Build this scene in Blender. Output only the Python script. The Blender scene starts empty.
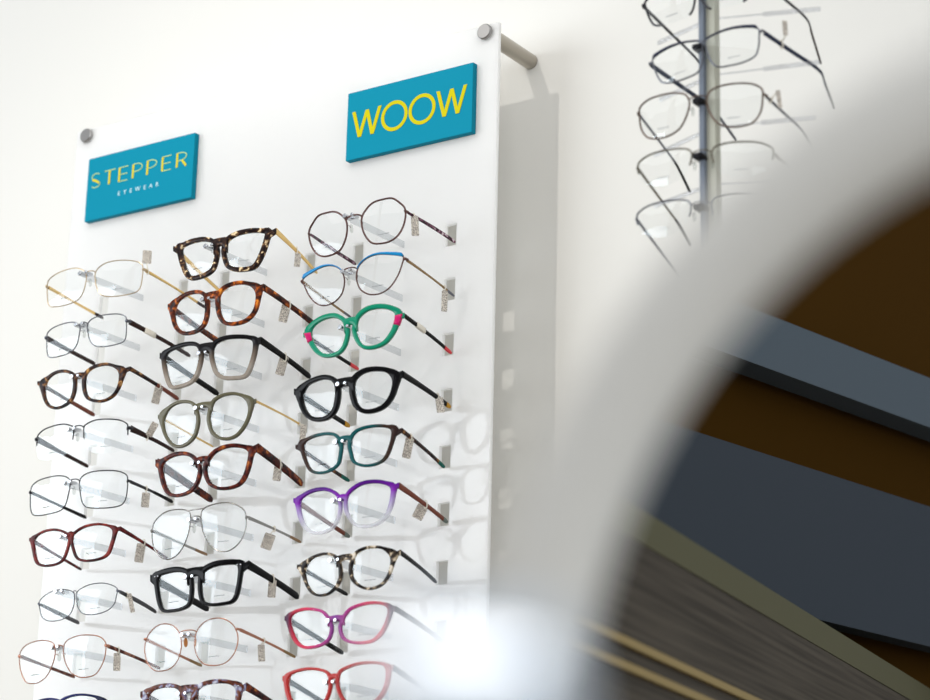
import bpy, bmesh, math, random
from mathutils import Vector, Matrix
random.seed(7)
S = bpy.context.scene
COL = S.collection
V = Vector

# ------------------------------------------------------------------ camera frame (metres, Z up)
CAM = V((2.0528, -2.2085, 0.85)); YAW, PIT, ROL, FPX = -0.5997, 0.2909, 0.0248, 2260.2
def cam_axes():
    cy, sy, cp, sp = math.cos(YAW), math.sin(YAW), math.cos(PIT), math.sin(PIT)
    f = V((sy*cp, cy*cp, sp)); r = V((cy, -sy, 0)); u = r.cross(f)
    cr, sr = math.cos(ROL), math.sin(ROL)
    return r*cr + u*sr, -r*sr + u*cr, f
CR, CU, CF = cam_axes()
def ray(px, py): return CF + CR*((px-465)/FPX) + CU*((350-py)/FPX)
def on_y(px, py, Y):
    d = ray(px, py); return CAM + d*((Y-CAM.y)/d.y)
def at_depth(px, py, dep): return CAM + ray(px, py)*dep

cam_d = bpy.data.cameras.new('camera'); cam = bpy.data.objects.new('camera', cam_d); COL.objects.link(cam)
cam.matrix_world = Matrix(((CR.x, CU.x, -CF.x, CAM.x), (CR.y, CU.y, -CF.y, CAM.y), (CR.z, CU.z, -CF.z, CAM.z), (0, 0, 0, 1)))
cam_d.sensor_width = 36; cam_d.lens = FPX*36/930; cam_d.clip_start = 0.02; cam_d.clip_end = 50
cam_d.dof.use_dof = True; cam_d.dof.focus_distance = 2.86; cam_d.dof.aperture_fstop = cam_d.lens/1000/0.021
S.camera = cam

# ------------------------------------------------------------------ materials
MATS = {}
def mat(name, col, rough=.5, metal=0., coat=0., **kw):
    if name in MATS: return MATS[name]
    m = bpy.data.materials.new(name); m.use_nodes = True
    b = m.node_tree.nodes['Principled BSDF']
    b.inputs['Base Color'].default_value = (*col, 1); b.inputs['Roughness'].default_value = rough
    b.inputs['Metallic'].default_value = metal; b.inputs['Specular IOR Level'].default_value = .09 if not metal else .5; b.inputs['Coat Weight'].default_value = coat
    for k, v in kw.items(): b.inputs[k.replace('_', ' ')].default_value = v
    MATS[name] = m; return m
def srgb(r, g, b):
    f = lambda c: (c/255/12.92) if c/255 <= .04045 else ((c/255+.055)/1.055)**2.4
    return (f(r), f(g), f(b))
def nodes(m): return m.node_tree.nodes, m.node_tree.links, m.node_tree.nodes['Principled BSDF']
def mottled(name, stops, scale=120, rough=.18, stretch=(1, 1, 1)):
    """tortoiseshell: noise-broken patches of several acetate colours"""
    if name in MATS: return MATS[name]
    m = mat(name, stops[0][1], rough+.04, coat=.08); n, l, b = nodes(m)
    tc = n.new('ShaderNodeTexCoord'); mp = n.new('ShaderNodeMapping'); mp.inputs['Scale'].default_value = stretch
    no = n.new('ShaderNodeTexNoise'); no.inputs['Scale'].default_value = scale; no.inputs['Detail'].default_value = 2.5; no.inputs['Distortion'].default_value = .6
    stops = [(p+.04, c) for p, c in stops]
    r = n.new('ShaderNodeValToRGB'); r.color_ramp.elements[0].position = stops[0][0]; r.color_ramp.elements[0].color = (*stops[0][1], 1)
    r.color_ramp.elements[1].position = stops[-1][0]; r.color_ramp.elements[1].color = (*stops[-1][1], 1)
    for p, c in stops[1:-1]:
        e = r.color_ramp.elements.new(p); e.color = (*c, 1)
    l.new(tc.outputs['Object'], mp.inputs['Vector']); l.new(mp.outputs['Vector'], no.inputs['Vector'])
    l.new(no.outputs['Fac'], r.inputs['Fac']); l.new(r.outputs['Color'], b.inputs['Base Color']); return m
def graded(name, stops, axis='Z', lo=-.022, hi=.022, rough=.18, clear=None):
    """laminated acetate whose colour changes from bottom to top (or side to side); clear = stops of see-throughness"""
    if name in MATS: return MATS[name]
    m = mat(name, stops[0][1], rough+.04, coat=.08); n, l, b = nodes(m)
    tc = n.new('ShaderNodeTexCoord'); sx = n.new('ShaderNodeSeparateXYZ'); l.new(tc.outputs['Object'], sx.inputs[0])
    src = sx.outputs[axis.replace('|', '')]
    if '|' in axis:
        ab = n.new('ShaderNodeMath'); ab.operation = 'ABSOLUTE'; l.new(src, ab.inputs[0]); src = ab.outputs[0]
    mr = n.new('ShaderNodeMapRange'); mr.inputs['From Min'].default_value = lo; mr.inputs['From Max'].default_value = hi; l.new(src, mr.inputs['Value'])
    def ramp(st):
        r = n.new('ShaderNodeValToRGB'); r.color_ramp.elements[0].position = st[0][0]; r.color_ramp.elements[0].color = (*st[0][1], 1)
        r.color_ramp.elements[1].position = st[-1][0]; r.color_ramp.elements[1].color = (*st[-1][1], 1)
        for p, c in st[1:-1]:
            e = r.color_ramp.elements.new(p); e.color = (*c, 1)
        l.new(mr.outputs[0], r.inputs['Fac']); return r
    l.new(ramp(stops).outputs['Color'], b.inputs['Base Color'])
    if clear:
        rr = ramp([(p, (c, c, c)) for p, c in clear]); l.new(rr.outputs['Color'], b.inputs['Alpha'])
    return m

def clear_mat(name, tint, refl=1.0, rough=.0, ior=1.5, refl_col=(1, 1, 1)):
    """thin clear plastic: transparent with fresnel gloss"""
    if name in MATS: return MATS[name]
    m = bpy.data.materials.new(name); m.use_nodes = True; n = m.node_tree.nodes; l = m.node_tree.links; n.clear()
    o = n.new('ShaderNodeOutputMaterial'); mx = n.new('ShaderNodeMixShader'); t = n.new('ShaderNodeBsdfTransparent'); g = n.new('ShaderNodeBsdfGlossy')
    t.inputs['Color'].default_value = (*tint, 1); g.inputs['Roughness'].default_value = rough; g.inputs['Color'].default_value = (*refl_col, 1)
    fr = n.new('ShaderNodeLayerWeight'); fr.inputs['Blend'].default_value = .5; f0 = ((ior-1)/(ior+1))**2
    pw = n.new('ShaderNodeMath'); pw.operation = 'POWER'; pw.inputs[1].default_value = 5; l.new(fr.outputs['Facing'], pw.inputs[0])
    mu = n.new('ShaderNodeMath'); mu.operation = 'MULTIPLY_ADD'; mu.inputs[1].default_value = (1-f0)*refl; mu.inputs[2].default_value = f0*refl
    l.new(pw.outputs[0], mu.inputs[0]); l.new(mu.outputs[0], mx.inputs['Fac']); l.new(t.outputs[0], mx.inputs[1]); l.new(g.outputs[0], mx.inputs[2]); l.new(mx.outputs[0], o.inputs['Surface'])
    MATS[name] = m; return m

LENS = clear_mat('demo_lens', (.99, .995, .995), .55, ior=1.5, refl_col=(.9, .97, 1))
ROD = clear_mat('clear_acrylic_rod', (.85, .86, .87), 1.0, ior=1.45)
PAD = clear_mat('clear_silicone', (.86, .87, .86), 1.0, .15)
PRINT = mat('lens_print_grey', srgb(120, 125, 130), .6)
CLIP = mat('clip_silver', srgb(200, 202, 206), .16, 1.0)
SILVER = mat('silver_metal', srgb(150, 148, 145), .25, 1.0)
STEEL = mat('brushed_steel', srgb(176, 170, 160), .32, 1.0)
GOLD = mat('pale_gold_metal', srgb(226, 190, 120), .25, .8)
GOLDL = mat('light_gold_rim', srgb(186, 164, 132), .28, .9)
COPPER = mat('rose_copper_metal', srgb(176, 122, 98), .28, .8)
BRONZE = mat('bronze_metal', srgb(138, 112, 76), .3, .8)
BRNMET = mat('dark_brown_metal', srgb(84, 52, 46), .3, .5)
BLKMET = mat('black_metal', srgb(38, 38, 44), .28, .5)
GUNMET = mat('gunmetal', srgb(96, 98, 106), .28, .8)
DKBRN = mat('dark_brown_plastic', srgb(46, 28, 24), .3)
BLACK = mat('black_acetate', srgb(5, 5, 7), .2, coat=.08)
CHAR = mat('charcoal_acetate', srgb(18, 17, 16), .3)
BLUE = mat('sky_blue_enamel', srgb(20, 132, 190), .25, coat=.3)
GREEN = mat('emerald_acetate', srgb(4, 130, 98), .16, coat=.3)
MAGENTA = mat('magenta_acetate', srgb(190, 18, 96), .2, coat=.3)
REDTIP = mat('coral_tip', srgb(220, 70, 76), .3)
AMBTIP = mat('amber_tip', srgb(190, 140, 40), .3)
TEALTIP = mat('teal_tip', srgb(20, 96, 84), .3)
TRQ = mat('turquoise_marbled', srgb(96, 126, 116), .3)
OLIVE = mat('olive_grey_acetate', srgb(92, 88, 68), .2, coat=.3)
REDBRN = mottled('red_brown_acetate', [(.3, srgb(40, 12, 14)), (.5, srgb(92, 26, 26)), (.65, srgb(140, 52, 44))], 60)
RED = mat('red_acetate', srgb(172, 38, 34), .18, coat=.3)
BRNTEMPLE = mat('rosewood_temple', srgb(118, 66, 52), .28)
TORT = mottled('tortoise_dark_speck', [(.36, srgb(24, 16, 16)), (.5, srgb(52, 34, 28)), (.56, srgb(110, 76, 46)), (.62, srgb(232, 208, 164))], 150)
TORTR = mottled('tortoise_amber', [(.34, srgb(34, 18, 16)), (.48, srgb(92, 40, 20)), (.58, srgb(176, 86, 26)), (.68, srgb(224, 140, 50))], 110)
TORTB = mottled('tortoise_brown', [(.34, srgb(22, 16, 18)), (.48, srgb(56, 36, 30)), (.58, srgb(122, 80, 44)), (.68, srgb(196, 150, 90))], 110)
TORTD = mottled('tortoise_red_dark', [(.34, srgb(32, 12, 14)), (.5, srgb(84, 30, 22)), (.62, srgb(140, 66, 30)), (.72, srgb(190, 120, 40))], 110)
TORTG = mottled('tortoise_grey_lilac', [(.34, srgb(38, 26, 34)), (.48, srgb(110, 60, 40)), (.55, srgb(120, 120, 150)), (.66, srgb(206, 206, 220))], 90)
TORTW = mottled('tortoise_cream_black', [(.38, srgb(26, 22, 22)), (.5, srgb(70, 58, 48)), (.56, srgb(190, 170, 140)), (.64, srgb(226, 216, 200))], 120)
PURPSPECK = mottled('plum_speckled', [(.4, srgb(40, 26, 34)), (.52, srgb(120, 66, 90)), (.62, srgb(206, 190, 196))], 180)
BLKFADE = graded('black_to_smoke_acetate', [(0, srgb(150, 138, 124)), (.3, srgb(112, 98, 86)), (.62, srgb(24, 22, 24)), (1, srgb(8, 8, 10))], lo=-.034, hi=.012, clear=[(0, .7), (.5, 1)])
PURPFADE = graded('purple_to_clear_acetate', [(0, srgb(206, 206, 216)), (.35, srgb(170, 150, 200)), (.6, srgb(120, 30, 160)), (.8, srgb(92, 24, 136)), (1, srgb(24, 24, 60))], lo=-.036, hi=.014, clear=[(0, .35), (.55, 1)])
TEALFADE = graded('teal_to_tortoise_acetate', [(0, srgb(18, 82, 84)), (.55, srgb(18, 76, 78)), (.78, srgb(60, 42, 34)), (1, srgb(44, 28, 26))], axis='|X', lo=0, hi=.066)
PINKFADE = graded('violet_to_pink_acetate', [(0, srgb(122, 66, 140)), (.25, srgb(170, 60, 130)), (.6, srgb(206, 50, 84)), (.85, srgb(180, 44, 64)), (1, srgb(70, 30, 60))], axis='|X', lo=0, hi=.068)
NAVY = graded('navy_acetate', [(0, srgb(40, 48, 110)), (1, srgb(14, 18, 48))], axis='|X', lo=0, hi=.06)

def tag_mat():
    m = mat('printed_price_tag', srgb(206, 200, 186), .55); n, l, b = nodes(m)
    tc = n.new('ShaderNodeTexCoord'); no = n.new('ShaderNodeTexNoise'); no.inputs['Scale'].default_value = 900; no.inputs['Detail'].default_value = 1
    r = n.new('ShaderNodeValToRGB'); r.color_ramp.elements[0].position = .42; r.color_ramp.elements[0].color = (*srgb(140, 132, 124), 1)
    r.color_ramp.elements[1].position = .58; r.color_ramp.elements[1].color = (*srgb(230, 222, 210), 1)
    l.new(tc.outputs['Object'], no.inputs['Vector']); l.new(no.outputs['Fac'], r.inputs['Fac']); l.new(r.outputs['Color'], b.inputs['Base Color']); return m
TAG = tag_mat(); TAGLOOP = mat('tag_loop', srgb(226, 220, 206), .5)

# ------------------------------------------------------------------ object helpers
def empty(name, loc, rot=(0, 0, 0), **props):
    o = bpy.data.objects.new(name, None); COL.objects.link(o); o.location = loc; o.rotation_euler = rot; o.empty_display_size = .02
    for k, v in props.items(): o[k] = v
    return o
def obj(name, bm, m, parent=None, smooth=True, **props):
    me = bpy.data.meshes.new(name); bmesh.ops.recalc_face_normals(bm, faces=bm.faces); bm.to_mesh(me); bm.free()
    for mm in (m if isinstance(m, (list, tuple)) else [m]): me.materials.append(mm)
    if smooth: me.polygons.foreach_set('use_smooth', [True]*len(me.polygons))
    o = bpy.data.objects.new(name, me); COL.objects.link(o)
    if parent: o.parent = parent
    for k, v in props.items(): o[k] = v
    return o
def autosmooth(o, ang=40):
    me = o.data; bm = bmesh.new(); bm.from_mesh(me)
    for e in bm.edges:
        if len(e.link_faces) == 2 and e.calc_face_angle(0) > math.radians(ang): e.smooth = False
    bm.to_mesh(me); bm.free(); return o
def catmull(P, n, closed=False):
    out = []; N = len(P); segs = N if closed else N-1
    for i in range(segs):
        if closed: a, b, c, d = P[(i-1) % N], P[i], P[(i+1) % N], P[(i+2) % N]
        else: a, b, c, d = P[max(i-1, 0)], P[i], P[i+1], P[min(i+2, N-1)]
        for k in range(n):
            t = k/n
            out.append(.5*((2*b) + (c-a)*t + (2*a-5*b+4*c-d)*t*t + (3*b-a-3*c+d)*t**3))
    if not closed: out.append(P[-1].copy())
    return out
def sweep(bm, path, frames, prof, closed=False, mi=0, cap=True):
    """path: centre points; frames: (axis1, axis2) per point; prof(i): list of 2D points"""
    rings = []
    for i, p in enumerate(path):
        a, b = frames[i]; rings.append([bm.verts.new(p + a*u + b*v) for u, v in prof(i)])
    k = len(rings[0]); N = len(rings)
    for i in range(N if closed else N-1):
        r0, r1 = rings[i], rings[(i+1) % N]
        for j in range(k):
            f = bm.faces.new((r0[j], r0[(j+1) % k], r1[(j+1) % k], r1[j])); f.material_index = mi
    if not closed and cap:
        bm.faces.new(rings[0][::-1]).material_index = mi; bm.faces.new(rings[-1]).material_index = mi
    return rings
def circ(r, n=8, r2=None):
    r2 = r2 or r
    return [(r*math.cos(2*math.pi*k/n), r2*math.sin(2*math.pi*k/n)) for k in range(n)]
def rrect(w, h, c):
    c = min(c, w*.45, h*.45); a, b = w/2, h/2; q = .3*c
    return [(a-c, -b), (a-q, -b+q), (a, -b+c), (a, b-c), (a-q, b-q), (a-c, b), (-a+c, b), (-a+q, b-q), (-a, b-c), (-a, -b+c), (-a+q, -b+q), (-a+c, -b)]
def tube(bm, P, rad, n=8, up=V((0, 0, 1)), closed=False, mi=0, flat=1.0):
    N = len(P); fr = []
    for i in range(N):
        t = (P[(i+1) % N]-P[i-1]) if closed else (P[min(i+1, N-1)]-P[max(i-1, 0)])
        t.normalize(); a = t.cross(up)
        if a.length < 1e-4: a = t.cross(V((1, 0, 0)))
        a.normalize(); fr.append((a, a.cross(t).normalized()))
    R = (lambda i: rad[i]) if isinstance(rad, (list, tuple)) else (lambda i: rad)
    sweep(bm, P, fr, lambda i: circ(R(i), n, R(i)*flat), closed, mi)
def box(bm, a, b, mi=0, bev=0):
    r = bmesh.ops.create_cube(bm, size=1); vs = r['verts']
    for v in vs: v.co = V(((a[k]+b[k])/2 + v.co[k]*(b[k]-a[k]) for k in range(3)))
    fs = {f for v in vs for f in v.link_faces}
    for f in fs: f.material_index = mi
    if bev:
        es = {e for v in vs for e in v.link_edges}; bmesh.ops.bevel(bm, geom=list(es), offset=bev, segments=2, affect='EDGES', profile=.5)
def cyl(bm, p0, p1, r, n=24, r2=None, bev=0, mi=0):
    p0, p1 = V(p0), V(p1); t = (p1-p0).normalized(); a = t.cross(V((0, 0, 1)))
    if a.length < 1e-3: a = V((1, 0, 0))
    a.normalize(); b = a.cross(t); r2 = r if r2 is None else r2
    L = (p1-p0).length
    st = [(0, r-bev), (bev, r), (L-bev, r2), (L, r2-bev)] if bev else [(0, r), (L, r2)]
    sweep(bm, [p0+t*s for s, _ in st], [(a, b)]*len(st), lambda i: circ(st[i][1], n), mi=mi)

# ------------------------------------------------------------------ eyeglasses
KW = 1.65      # face-form wrap of a front
PSI = math.radians(9.5); MM = 1.12
def solve_hinges(L, R, Yc):
    hw = .07; cp, sp_ = math.cos(PSI), math.sin(PSI)
    for _ in range(12):
        d = KW*hw*hw*cp; r = on_y(*R, Yc+hw*sp_+d); l = on_y(*L, Yc-hw*sp_+d)
        v = r-l; rol = math.atan2(v.z, math.hypot(v.x, v.y)); hw = v.length/2
    M = (Matrix.Rotation(PSI, 4, 'Z') @ Matrix.Rotation(-rol, 4, 'Y')).to_3x3()
    mid = (l+r)/2 - M @ V((0, KW*hw*hw, 0))
    return mid, M, hw
def glasses(spec):
    g = dict(spec); off = g.get('off', (0, 0)); sc = g.get('sc', 7.75)
    def ab(p): return (p[0]/sc + off[0], p[1]/sc + off[1])
    Yc = g.get('Y', -.121)
    L, R = ab(g['L']), ab(g['R'])
    mid, ROT, hw = solve_hinges(L, R, Yc); INV = ROT.transposed()
    root = empty('eyeglasses', mid, ROT.to_euler(), label=g['label'], category='eyeglasses', group=g.get('group', 'eyeglasses on the white wall panel'))
    def to_local(w): return INV @ (w - mid)
    def ysurf(x, z): return KW*x*x + .54*z*z
    CL = to_local(CAM)
    def pix_local(p):
        d = INV @ ray(*p); ys = 0.
        for _ in range(9):
            q = CL + d*((ys-CL.y)/d.y); ys = ysurf(q.x, q.z)
        return V((q.x, 0, q.z))
    raw = [pix_local(ab(p)) for p in g['lens']]
    pts = catmull(raw, 4, True); N = len(pts)
    cen = sum(pts, V())/N
    # make winding counter-clockwise seen from -Y (x right, z up)
    area = sum(pts[i].x*pts[(i+1) % N].z - pts[(i+1) % N].x*pts[i].z for i in range(N))
    if area < 0: pts.reverse()
    hR = V((hw, 0, 0))
    # in-plane outward normals
    nor = []
    for i in range(N):
        t = (pts[(i+1) % N]-pts[i-1]).normalized(); nor.append(V((t.z, 0, -t.x)))
    style = g['style']; th = math.atan2(hR.z-cen.z, hR.x-cen.x)
    wt, wo, wb, wn = [w*MM/1000 for w in g.get('w', (1, 1, 1, 1))]
    tem = max(pts, key=lambda p: (p - cen).normalized().dot((hR-cen).normalized())); cang = math.atan2((hR-cen).z, (hR-cen).x)
    base_w = (wt if hR.z > cen.z else wb)*math.sin(cang)**2 + wo*math.cos(cang)**2; cb = min(max((hR-tem).length-base_w-.0005, 0), .009)
    def width(i):
        n = nor[i]; a = math.atan2(n.z, n.x)
        w = (wt if n.z > 0 else wb)*n.z*n.z + (wo if n.x > 0 else wn)*n.x*n.x
        da = math.atan2(math.sin(a-cang), math.cos(a-cang))
        return w + cb*math.exp(-(da/g.get('cw', .32))**2)
    W = [width(i) for i in range(N)]
    for _ in range(2): W = [(W[i-1]+2*W[i]+W[(i+1) % N])/4 for i in range(N)]
    M = g['mat']; dep = g.get('dep', 4.2)*1.15/1000
    def surf(p, dy=0.): return V((p.x, ysurf(abs(p.x), p.z)+dy, p.z))
    def mir(p, s): return V((p.x*s, p.y, p.z))
    f = bmesh.new(); Yv = V((0, 1, 0))
    xb = min(p.x for p in pts)
    zb = pix_local(ab(g['bridge'])).z if 'bridge' in g else cen.z + .006
    # z on the nasal side of the lens nearest to the bridge height
    nas = min((p for p in pts if p.x < cen.x), key=lambda p: abs(p.z-zb))
    for s in (1, -1):
        if style == 'plastic':
            cpath = [surf(pts[i]+nor[i]*(W[i]/2-.0005)) for i in range(N)]
            sweep(f, [mir(p, s) for p in cpath], [(mir(nor[i], s), Yv) for i in range(N)], lambda i: rrect(W[i]+.001, dep, .0008), True)
            # shoulder running into the hinge
            st = surf(tem + (cen-tem)*.0 + V((.0015, 0, 0))); e1 = surf(V((hw-.003, 0, tem.z*.35))); e2 = V((hw, KW*hw*hw+.001, 0))
            hh = g.get('hh', 7)*MM/1000
            P = [mir(p, s) for p in (st, (st+e1)/2, e1, e2)]
            hs = [hh*1.25, hh*1.15, hh, hh*.95]
            sweep(f, P, [(V((0, 0, 1)), V((-.35*s, 1, 0)).normalized())]*4, lambda i: rrect(hs[i], dep*.95, .001))
        else:
            r = g.get('r', .8)*g.get('rk', 1.25)/1000
            if style == 'half':   # rim only over the top and sides
                zlow = cen.z - g.get('zl', .004)
                idx = [i for i in range(N) if pts[i].z > zlow]
                k = next(j for j in range(len(idx)) if (idx[j]-idx[j-1]) % N != 1); idx = idx[k:]+idx[:k]
                tube(f, [mir(surf(pts[i]), s) for i in idx], r, 8, Yv)
            else:
                tube(f, [mir(surf(pts[i]), s) for i in range(N)], r, 8, Yv, True)
            e1 = V((hw-.001, KW*hw*hw-.001, 0)); e2 = V((hw+.0005, KW*hw*hw+.005, 0)); st = surf(tem)
            P = catmull([mir(p, s) for p in (st, (st+e1)/2+V((0, -.0006, 0)), e1, e2)], 3)
            tube(f, P, g.get('er', 1.3)/1000, 8, V((0, 0, 1)), flat=1.2)
    if style == 'plastic':
        hb = g.get('hb', 6)*1.35/1000; xx = nas.x - .0008 + .0005
        P = []; H = []
        for k in range(13):
            x = xx*(1-k/6); q = abs(x/xx); P.append(V((x, -.0004*(1-q*q)+ysurf(x, zb), zb + .0022*(1-q*q)+g.get('arch', 0)/1000*(1-q*q)))); H.append(hb*(1+1.0*q*q)); P[-1].z -= hb*.32*q*q
        sweep(f, P, [(V((0, 0, 1)), Yv)]*13, lambda i: rrect(H[i], dep, .0014))
    else:
        P = []; xx = nas.x
        for k in range(11):
            x = xx*(1-k/5); q = abs(x/xx); P.append(V((x, -.0022*(1-q*q)+ysurf(x, zb), zb + .003*(1-q*q*q*q))))
        tube(f, P, g.get('r', .8)/1000*1.15, 8, V((0, 0, 1)))
        if g.get('topbar'):
            tp = max(pts, key=lambda p: p.z - .6*p.x)
            tube(f, catmull([surf(tp), V((tp.x*.4, -.001, tp.z-.0003)), V((-tp.x*.4, -.001, tp.z-.0003)), mir(surf(tp), -1)], 5), .0007, 8, V((0, 0, 1)))
    fr_obj = autosmooth(obj('frame_front', f, M, root), 45)
    # coloured brow line / corner blocks
    if g.get('brow'):
        rr, bm_ = g['brow']
        for s in (1, -1):
            b = bmesh.new(); idx = [i for i in range(N) if nor[i].z > .35]
            k = next((j for j in range(len(idx)) if (idx[j]-idx[j-1]) % N != 1), 0); idx = idx[k:]+idx[:k]
            n_ = len(idx); hts = [(rr/1000)*(.45+.9*max(0., (pts[i].x-cen.x*.6)/.04))*(1 if 0 < j < n_-1 else .4) for j, i in enumerate(idx)]
            sweep(b, [mir(surf(pts[i]+nor[i]*hts[j]*.3, -.0008), s) for j, i in enumerate(idx)], [(mir(nor[i], s), Yv) for i in idx], lambda j: rrect(hts[j], .0024, .0007))
            obj('brow_line', b, bm_, root)
    if g.get('block'):
        zc = g['blockz']/1000; hh_ = .0075
        for s in (1, -1):
            b = bmesh.new(); idx = [i for i in range(N) if nor[i].x > .25 and abs(pts[i].z-zc) < hh_]
            idx.sort(key=lambda i: pts[i].z)
            sweep(b, [mir(surf(pts[i]+nor[i]*(W[i]/2)), s) for i in idx], [(mir(nor[i], s), Yv) for i in idx], lambda j: rrect(W[idx[j]]+.0018, dep+.0008, .0008))
            obj('corner_block', b, g['block'], root, label='magenta corner block')
    # lenses
    for s in (1, -1):
        b = bmesh.new(); rings = []
        for side in (0, 1):
            rs = []
            for t in (1., .75, .5, .25):
                rs.append([b.verts.new(mir(surf(cen+(p-cen)*t, (-.0006 if side == 0 else .0009) - (.0012*(1-t*t))), s)) for p in pts])
            c0 = b.verts.new(mir(surf(cen, (-.0006 if side == 0 else .0009)-.0012), s))
            for q in range(3):
                for i in range(N):
                    b.faces.new((rs[q][i], rs[q][(i+1) % N], rs[q+1][(i+1) % N], rs[q+1][i]))
            for i in range(N): b.faces.new((rs[3][i], rs[3][(i+1) % N], c0))
            rings.append(rs[0])
        for i in range(N): b.faces.new((rings[0][i], rings[0][(i+1) % N], rings[1][(i+1) % N], rings[1][i]))
        lo = autosmooth(obj('lens', b, LENS, root), 50)
        if g.get('print', True):
            pb = bmesh.new(); zl = min(p.z for p in pts); rnd = random.Random(int(abs(mid.x*1e4))+s)
            zz = cen.z + (zl-cen.z)*.62; x0 = cen.x - .0065
            k = 0
            while k < 9:
                wd = rnd.uniform(.0008, .0014); x = x0 + k*.0016
                p = surf(V((x, 0, zz)), -.0022)
                box(pb, (x*s-.0005, p.y-.00005, zz-.0006), (x*s+.0005, p.y+.00005, zz+.0006*rnd.uniform(.4, 1))); k += 1
            obj('lens_print', pb, PRINT, lo, smooth=False)
    # nose pads on metal frames
    if style != 'plastic':
        for s in (1, -1):
            b = bmesh.new(); z0 = zb-.009; nn = min((p for p in pts if p.x < cen.x), key=lambda p: abs(p.z-z0))
            a0 = surf(nn); pc = V((nn.x-.0025, ysurf(nn.x, nn.z)+.0065, z0-.001))
            r = bmesh.ops.create_uvsphere(b, u_segments=12, v_segments=8, radius=1)
            rot = Matrix.Rotation(.45, 3, 'Z')
            for v in r['verts']:
                q = rot @ V((v.co.x*.0011, v.co.y*.0030, v.co.z*.0060)); v.co = mir(pc+q, s)
            po = obj('nose_pad', b, g.get('padm', PAD), root)
            b = bmesh.new(); tube(b, [mir(p, s) for p in catmull([a0, a0+V((-.0004, .004, .002)), pc+V((.0008, 0, .0015))], 4)], .0004, 6, V((1, 0, 0)))
            obj('pad_arm', b, M if not isinstance(M, list) else M[0], po)
    # temples
    th_ = [q*(1.3 if style == 'plastic' else 1.6)*g.get('tk2', 1) for q in g.get('t', (7, 5, 6))]; tm = g.get('tm', M); tt = g.get('tt'); tf = g.get('tf', .72); thick = g.get('tk', 2.8 if style == 'plastic' else 1.4)/1000
    Ytip = g.get('Ytip', -.006)
    for s, key in ((1, 'tR'), (-1, 'tL')):
        tip = to_local(on_y(*g[key], Ytip)); h0 = V(((hw-.001)*s, KW*hw*hw+(.0015 if style == 'plastic' else .0045), 0))
        mids = [h0]
        if g.get('hook'):
            hp = to_local(on_y(*g[key+'h'], Yc+g['hook']))
            mids += [h0+(hp-h0)*.5, hp, hp+(tip-hp)*.35+V((0, .004, .001)), tip]
        else:
            d = tip-h0; bow = V((s*.001, 0, .0004)); mids += [h0+d*.3+bow*.8, h0+d*.65+bow, tip]
        P = catmull(mids, 6); n_ = len(P)-1
        cut = int(n_*tf) if tt else n_
        def hgt(i):
            u = i/n_; a, b_, c = [q/1000 for q in th_]
            w = a+(b_-a)*(u/.5) if u < .5 else b_+(c-b_)*((u-.5)/.5)
            return w*(.62 if i == n_ else 1)
        fr = []
        for i in range(n_+1):
            t = (P[min(i+1, n_)]-P[max(i-1, 0)]).normalized(); a = t.cross(V((1, 0, 0))).normalized(); fr.append((-a if a.z < 0 else a, V((1, 0, 0))))
        def piece(i0, i1, ex=0):
            b = bmesh.new(); sweep(b, P[i0:i1+1], fr[i0:i1+1], lambda j: rrect(hgt(i0+j)+ex, thick+ex, .0012)); return b
        tmo = autosmooth(obj('temple', piece(0, cut), tm, root), 50)
        if tt: autosmooth(obj('temple_tip', piece(cut, n_, .0003), tt, tmo), 50)
        if s == 1 and 'tag' in g:
            cx_, cy_, tw, thh, ang = g['tag'][:5]
            # place on the temple where the tag's string meets it
            best = None
            for q in P:
                w = mid + ROT @ q; d = w-CAM; z = d.dot(CF)
                px, py = 465+FPX*d.dot(CR)/z, 350-FPX*d.dot(CU)/z
                ax, ay = g['tag'][5:7] if len(g['tag']) > 5 else (cx_, cy_ - thh*.6)
                e = (px-ax)**2+(py-ay)**2
                if best is None or e < best[0]: best = (e, q, w)
            w = best[2]; c = to_local(on_y(cx_, cy_, w.y)); z = (w-CAM).dot(CF); mpp = z/FPX
            up = V((math.sin(ang), 0, math.cos(ang))); D = V((.83*math.cos(ang), .56, -.83*math.sin(ang))).normalized(); nn = D.cross(up).normalized()
            b = bmesh.new(); ww, h_ = tw*mpp/2, thh*mpp/2
            for a in (-1, 1):
                ring = [b.verts.new(c + D*(ww*u) + up*(h_*v) + nn*(a*.0003)) for u, v in ((-1, -.9), (-.85, -1), (.85, -1), (1, -.9), (1, .9), (.85, 1), (-.85, 1), (-1, .9))]
                b.faces.new(ring); 
                if a == -1: r0 = ring
            for k in range(8): b.faces.new((r0[k], r0[(k+1) % 8], ring[(k+1) % 8], ring[k]))
            to = obj('price_tag', b, TAG, root, smooth=False)
            b = bmesh.new(); q = best[1]; ra = .5*hgt(2)+.0012
            loop = [q+V((math.cos(a_)*(thick*.5+.0008), 0, math.sin(a_)*(ra))) for a_ in [2*math.pi*k/14 for k in range(14)]]
            tube(b, loop, .0009, 6, Yv, True)
            top = c + up*h_*(1 if c.z < q.z else -1)
            tube(b, [q+V((0, 0, -ra if c.z < q.z else ra)), (q+top)/2, top], .0008, 6, V((1, 0, 0)))
            obj('tag_loop', b, TAGLOOP, to)
        elif s == 1 and 'band' in g:
            u = int(g['band']*n_); q = P[u]; b = bmesh.new()
            sweep(b, P[u:u+4], fr[u:u+4], lambda j: rrect(hgt(u)+.0014, thick+.0014, .001)); obj('tag_loop', b, TAGLOOP, root, label='pale paper loop')
    return root

G = []
def add(**k): G.append(k)
PN = 'on the white panel'
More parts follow.
